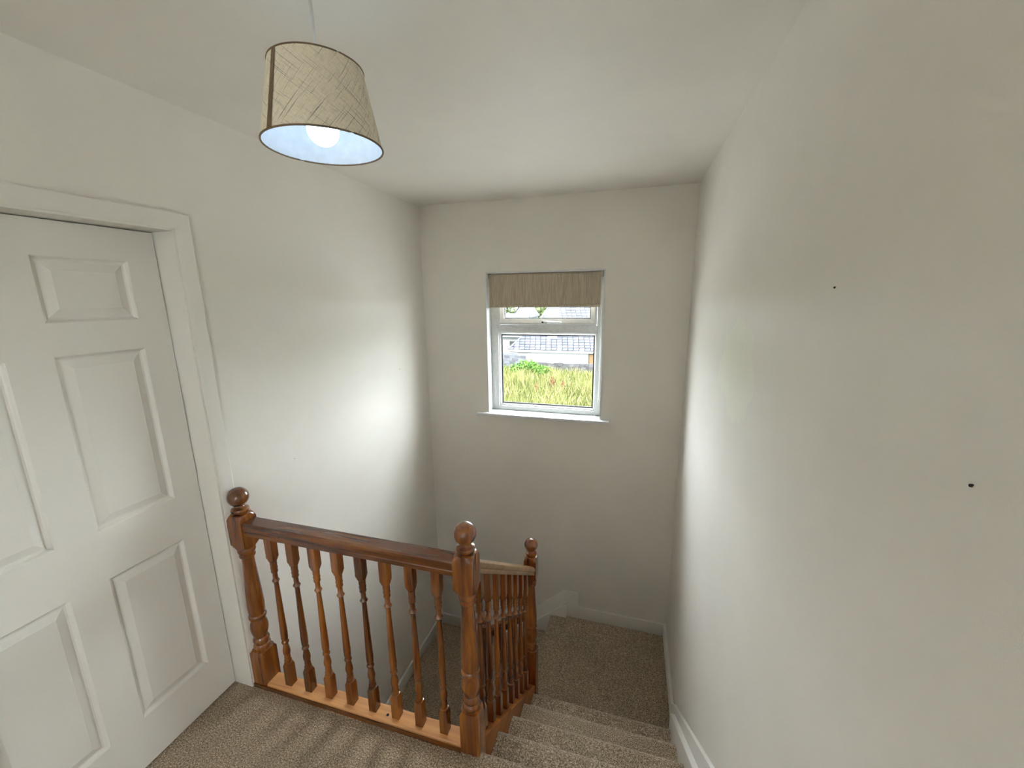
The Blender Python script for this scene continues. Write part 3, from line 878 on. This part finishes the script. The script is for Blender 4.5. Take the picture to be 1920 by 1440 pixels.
# --- walls of concrete blocks and of field stones
def block_wall(name, x0, x1, y, z0, z1, bw, bh, mat, label, cat, jitter=0.0, th=0.22, step=None):
    o = thing(name, ((x0 + x1) / 2, y, z0), label, cat)
    core_top = z1 - 0.015
    mb = MB()
    if step:
        mb.box(x0, step[0], y + 0.012, y + th, z0, core_top).box(step[0], x1, y + 0.012, y + th, z0, core_top - step[1])
    else:
        mb.box(x0, x1, y + 0.012, y + th, z0, core_top)
    mb.build('core', M['mortar'], o)
    nrow = int(round((z1 - z0) / bh))
    for r in range(nrow):
        zz = z1 - (r + 1) * bh
        x = x0 - (bw / 2 if r % 2 else 0)
        while x < x1 - 0.02:
            w_ = bw * (1 + random.uniform(-jitter, jitter))
            a, b = max(x, x0) + 0.009, min(x + w_, x1) - 0.009
            x += w_
            if b - a < 0.05 or (step and r < step[1] / bh and a > step[0] - 0.05):
                continue
            dz = random.uniform(-jitter, jitter) * bh * 0.5
            MB().box(a, b, y - random.uniform(0, 0.02 + 0.08 * jitter), y + 0.08, zz + 0.009, zz + bh - 0.009 + (dz if r == 0 else 0)).build('stone' if jitter else 'block', M[mat], o)
    return o
block_wall('block_wall', -10.6, -7.72, 30.0, -4.2, -2.47, 0.45, 0.216, 'block', 'grey concrete block wall at the left edge of the field', 'wall', step=(-8.45, 0.13))
block_wall('stone_wall', -7.7, 1.5, 29.6, -4.2, -3.10, 0.38, 0.22, 'stone', 'low dark stone wall behind the tall grass', 'wall', jitter=0.35)

# --- houses
def slope_slates(parent, e0, e1, up_, rows, wdt, expo, hipL=0.0, mat='slate'):
    """slates laid on a plane from eaves line e0-e1 going up along up_; hipL: metres the left edge moves right per metre of slope"""
    e0, e1, up_ = Vector(e0), Vector(e1), Vector(up_).normalized()
    ax = (e1 - e0).normalized()
    nrm = ax.cross(up_).normalized()
    if nrm.z < 0:
        nrm = -nrm
    ln_ = (e1 - e0).length
    me = None
    for r in range(rows):
        s0 = hipL * r * expo
        x = s0 - (wdt / 2 if r % 2 else 0)
        while x < ln_:
            a, b = max(x, s0), min(x + wdt, ln_)
            x += wdt
            if b - a < 0.12:
                continue
            if b - a > wdt * 0.98 and me is not None:
                o = bpy.data.objects.new('slate', me)
                COL.objects.link(o)
            else:
                w_ = b - a - 0.05
                t1 = 0.045
                pts = [(0, 0, 0.012), (w_, 0, 0.012), (w_, 0, 0.012 + t1), (0, 0, 0.012 + t1), (0, expo * 1.15, -0.012), (w_, expo * 1.15, -0.012), (w_, expo * 1.15, 0.006), (0, expo * 1.15, 0.006)]
                mb = MB().poly([ax * p[0] + up_ * p[1] + nrm * p[2] for p in pts], [(0, 3, 2, 1), (4, 5, 6, 7), (0, 1, 5, 4), (1, 2, 6, 5), (2, 3, 7, 6), (3, 0, 4, 7)])
                m_ = mb.mesh('slate', M[mat])
                if b - a > wdt * 0.98:
                    me = m_
                o = bpy.data.objects.new('slate', m_)
                COL.objects.link(o)
            o.parent = parent
            o.matrix_parent_inverse = PINV[parent.name]
            o.location = e0 + ax * (a + 0.025) + up_ * (r * expo + random.uniform(-0.012, 0.012)) + nrm * random.uniform(0.0, 0.008)

# bungalow A, hipped slate roof
hA = thing('bungalow', (-4.3, 34.5, gz(34)), 'white bungalow with a hipped grey slate roof beyond the grass', 'house')
EZ, EY, RY, RZ = -2.46, 31.65, 34.9, -0.25
MB().box(-9.1, 1.0, 32.0, 37.5, -4.6, EZ + 0.05).build('wall', M['render'], hA)
MB().box(-9.6, 1.3, EY - 0.03, EY + 0.02, EZ - 0.15, EZ - 0.01).build('fascia', M['fascia'], hA)
MB().box(-9.6, 1.3, EY, 32.05, EZ - 0.16, EZ - 0.13).build('soffit', M['fascia'], hA)
gut = MB().tube([(-9.6, EY - 0.07, EZ - 0.04), (1.3, EY - 0.07, EZ - 0.04)], 0.05, 8).build('gutter', M['fascia'], hA, smooth=60)
rA = MB()
rA.poly([(-9.6, EY, EZ), (1.3, EY, EZ), (1.3, RY, RZ), (-7.6, RY, RZ), (-9.6, 38.2, EZ), (1.3, 38.2, EZ)], [(0, 1, 2, 3), (0, 3, 4), (3, 2, 5, 4), (1, 5, 2), (0, 4, 5, 1)])
roofA = rA.build('roof', M['underlay'], hA)
sl_len = math.hypot(RY - EY, RZ - EZ)
slope_slates(roofA, (-9.6, EY - 0.03, EZ + 0.02), (0.9, EY - 0.03, EZ + 0.02), (0, RY - EY, RZ - EZ), 12, 0.44, sl_len / 12, hipL=2.0 / sl_len)
hipd = MB().tube([(-9.62, EY - 0.02, EZ + 0.05), (-7.6, RY, RZ + 0.06)], 0.075, 8).build('hip_ridge', M['block'], hA, smooth=60)
MB().tube([(-7.6, RY, RZ + 0.05), (1.3, RY, RZ + 0.05)], 0.08, 8).build('ridge', M['block'], hA, smooth=60)
chm = MB().box(-6.62, -5.82, 32.85, 33.6, -2.2, 0.75).build('chimney', M['render'], hA)
MB().box(-6.68, -5.76, 32.79, 33.66, 0.75, 0.87).build('chimney_cap', M['block'], chm)
dA = MB().box(-3.10, -2.25, 31.96, 32.03, -4.4, -2.76).build('back_door', M['tan'], hA)
rectframe(MB(), -3.17, -2.18, -4.5, -2.70, 0.07, 31.95, 32.01).build('door_frame', M['bark'], hA)
# house B behind, higher slate roof
hB = thing('farther_house', (-2, 48, gz(48)), 'farther house whose slate roof rises behind the bungalow', 'house')
MB().box(-9.0, 3.0, 43.2, 53, -5, -1.4).build('wall', M['render'], hB)
rB = MB()
rB.poly([(-9.95, 42.6, -1.45), (3.6, 42.6, -1.45), (3.6, 48.5, 2.4), (-8.2, 48.5, 2.4), (-9.95, 54.4, -1.45), (3.6, 54.4, -1.45)], [(0, 1, 2, 3), (0, 3, 4), (3, 2, 5, 4), (1, 5, 2), (0, 4, 5, 1)])
roofB = rB.build('roof', M['underlay'], hB)
lb_ = math.hypot(5.9, 3.85)
slope_slates(roofB, (-9.95, 42.55, -1.43), (0.2, 42.55, -1.43), (0, 5.9, 3.85), 14, 0.52, lb_ / 14, hipL=1.75 / lb_)
MB().tube([(-9.97, 42.6, -1.40), (-8.2, 48.5, 2.45)], 0.10, 8).build('hip_ridge', M['fascia'], hB, smooth=60)
# house C at the left
hC = thing('cottage', (-14, 40, gz(40)), 'white cottage wall with a small window left of the bungalow', 'house')
MB().box(-18, -10.2, 37.0, 44, -5, -1.95).build('wall', M['render'], hC)
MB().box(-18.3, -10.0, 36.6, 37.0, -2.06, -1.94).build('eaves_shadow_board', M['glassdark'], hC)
MB().poly([(-18.3, 36.55, -1.93), (-10.0, 36.55, -1.93), (-11.4, 40.5, 0.1), (-18.3, 40.5, 0.1), (-10.0, 44.4, -1.93), (-18.3, 44.4, -1.93)], [(0, 1, 2, 3), (1, 4, 2), (2, 4, 5, 3), (0, 3, 5), (0, 5, 4, 1)]).build('roof', M['slate'], hC)
wC = rectframe(MB(), -11.10, -10.45, -3.4, -2.36, 0.06, 36.95, 37.02).build('window', M['bark'], hC)
MB().box(-11.05, -10.5, 36.98, 37.01, -3.35, -2.4).build('pane', M['glassdark'], wC)
# small gabled house in the distance
hD = thing('gabled_house', (-17, 62, gz(60)), 'small distant white gabled house among the trees', 'house')
MB().box(-17.4, -14.9, 60, 66, -6, -1.1).prism([(-17.4, -1.1), (-14.9, -1.1), (-16.15, 0.55)], 1, 60, 66).build('wall', M['render'], hD)
MB().poly([(-17.65, 59.8, -1.35), (-16.15, 59.8, 0.62), (-16.15, 66.2, 0.62), (-17.65, 66.2, -1.35), (-17.65, 59.8, -1.2), (-16.15, 59.8, 0.80), (-16.15, 66.2, 0.80), (-17.65, 66.2, -1.2)],
          [(0, 3, 2, 1), (4, 5, 6, 7), (0, 1, 5, 4), (1, 2, 6, 5), (2, 3, 7, 6), (3, 0, 4, 7)]).build('roof', M['slate'], hD)
MB().poly([(-14.65, 59.8, -1.35), (-16.15, 59.8, 0.62), (-16.15, 66.2, 0.62), (-14.65, 66.2, -1.35), (-14.65, 59.8, -1.2), (-16.15, 59.8, 0.80), (-16.15, 66.2, 0.80), (-14.65, 66.2, -1.2)],
          [(0, 3, 2, 1), (4, 5, 6, 7), (0, 1, 5, 4), (1, 2, 6, 5), (2, 3, 7, 6), (3, 0, 4, 7)]).build('roof', M['slate'], hD)
for i, (x, y, r, tr, lab) in enumerate([(-21.0, 66, 2.6, 1.2, 'leafy tree left of the distant gabled house'), (-14.2, 70, 2.4, 1.4, 'leafy tree right of the distant gabled house'),
                                        (-11.6, 64, 2.0, 1.0, 'leafy tree beside the hip of the farther roof'), (-18.2, 82, 3.0, 1.5, 'taller tree standing behind the distant gabled house')]):
    bush((x, y), (r, r, r * 1.05), 2200, 0.24, lab, 50 + i, 'tree', 'treeleaf', tr, 'tree', 'distant trees')
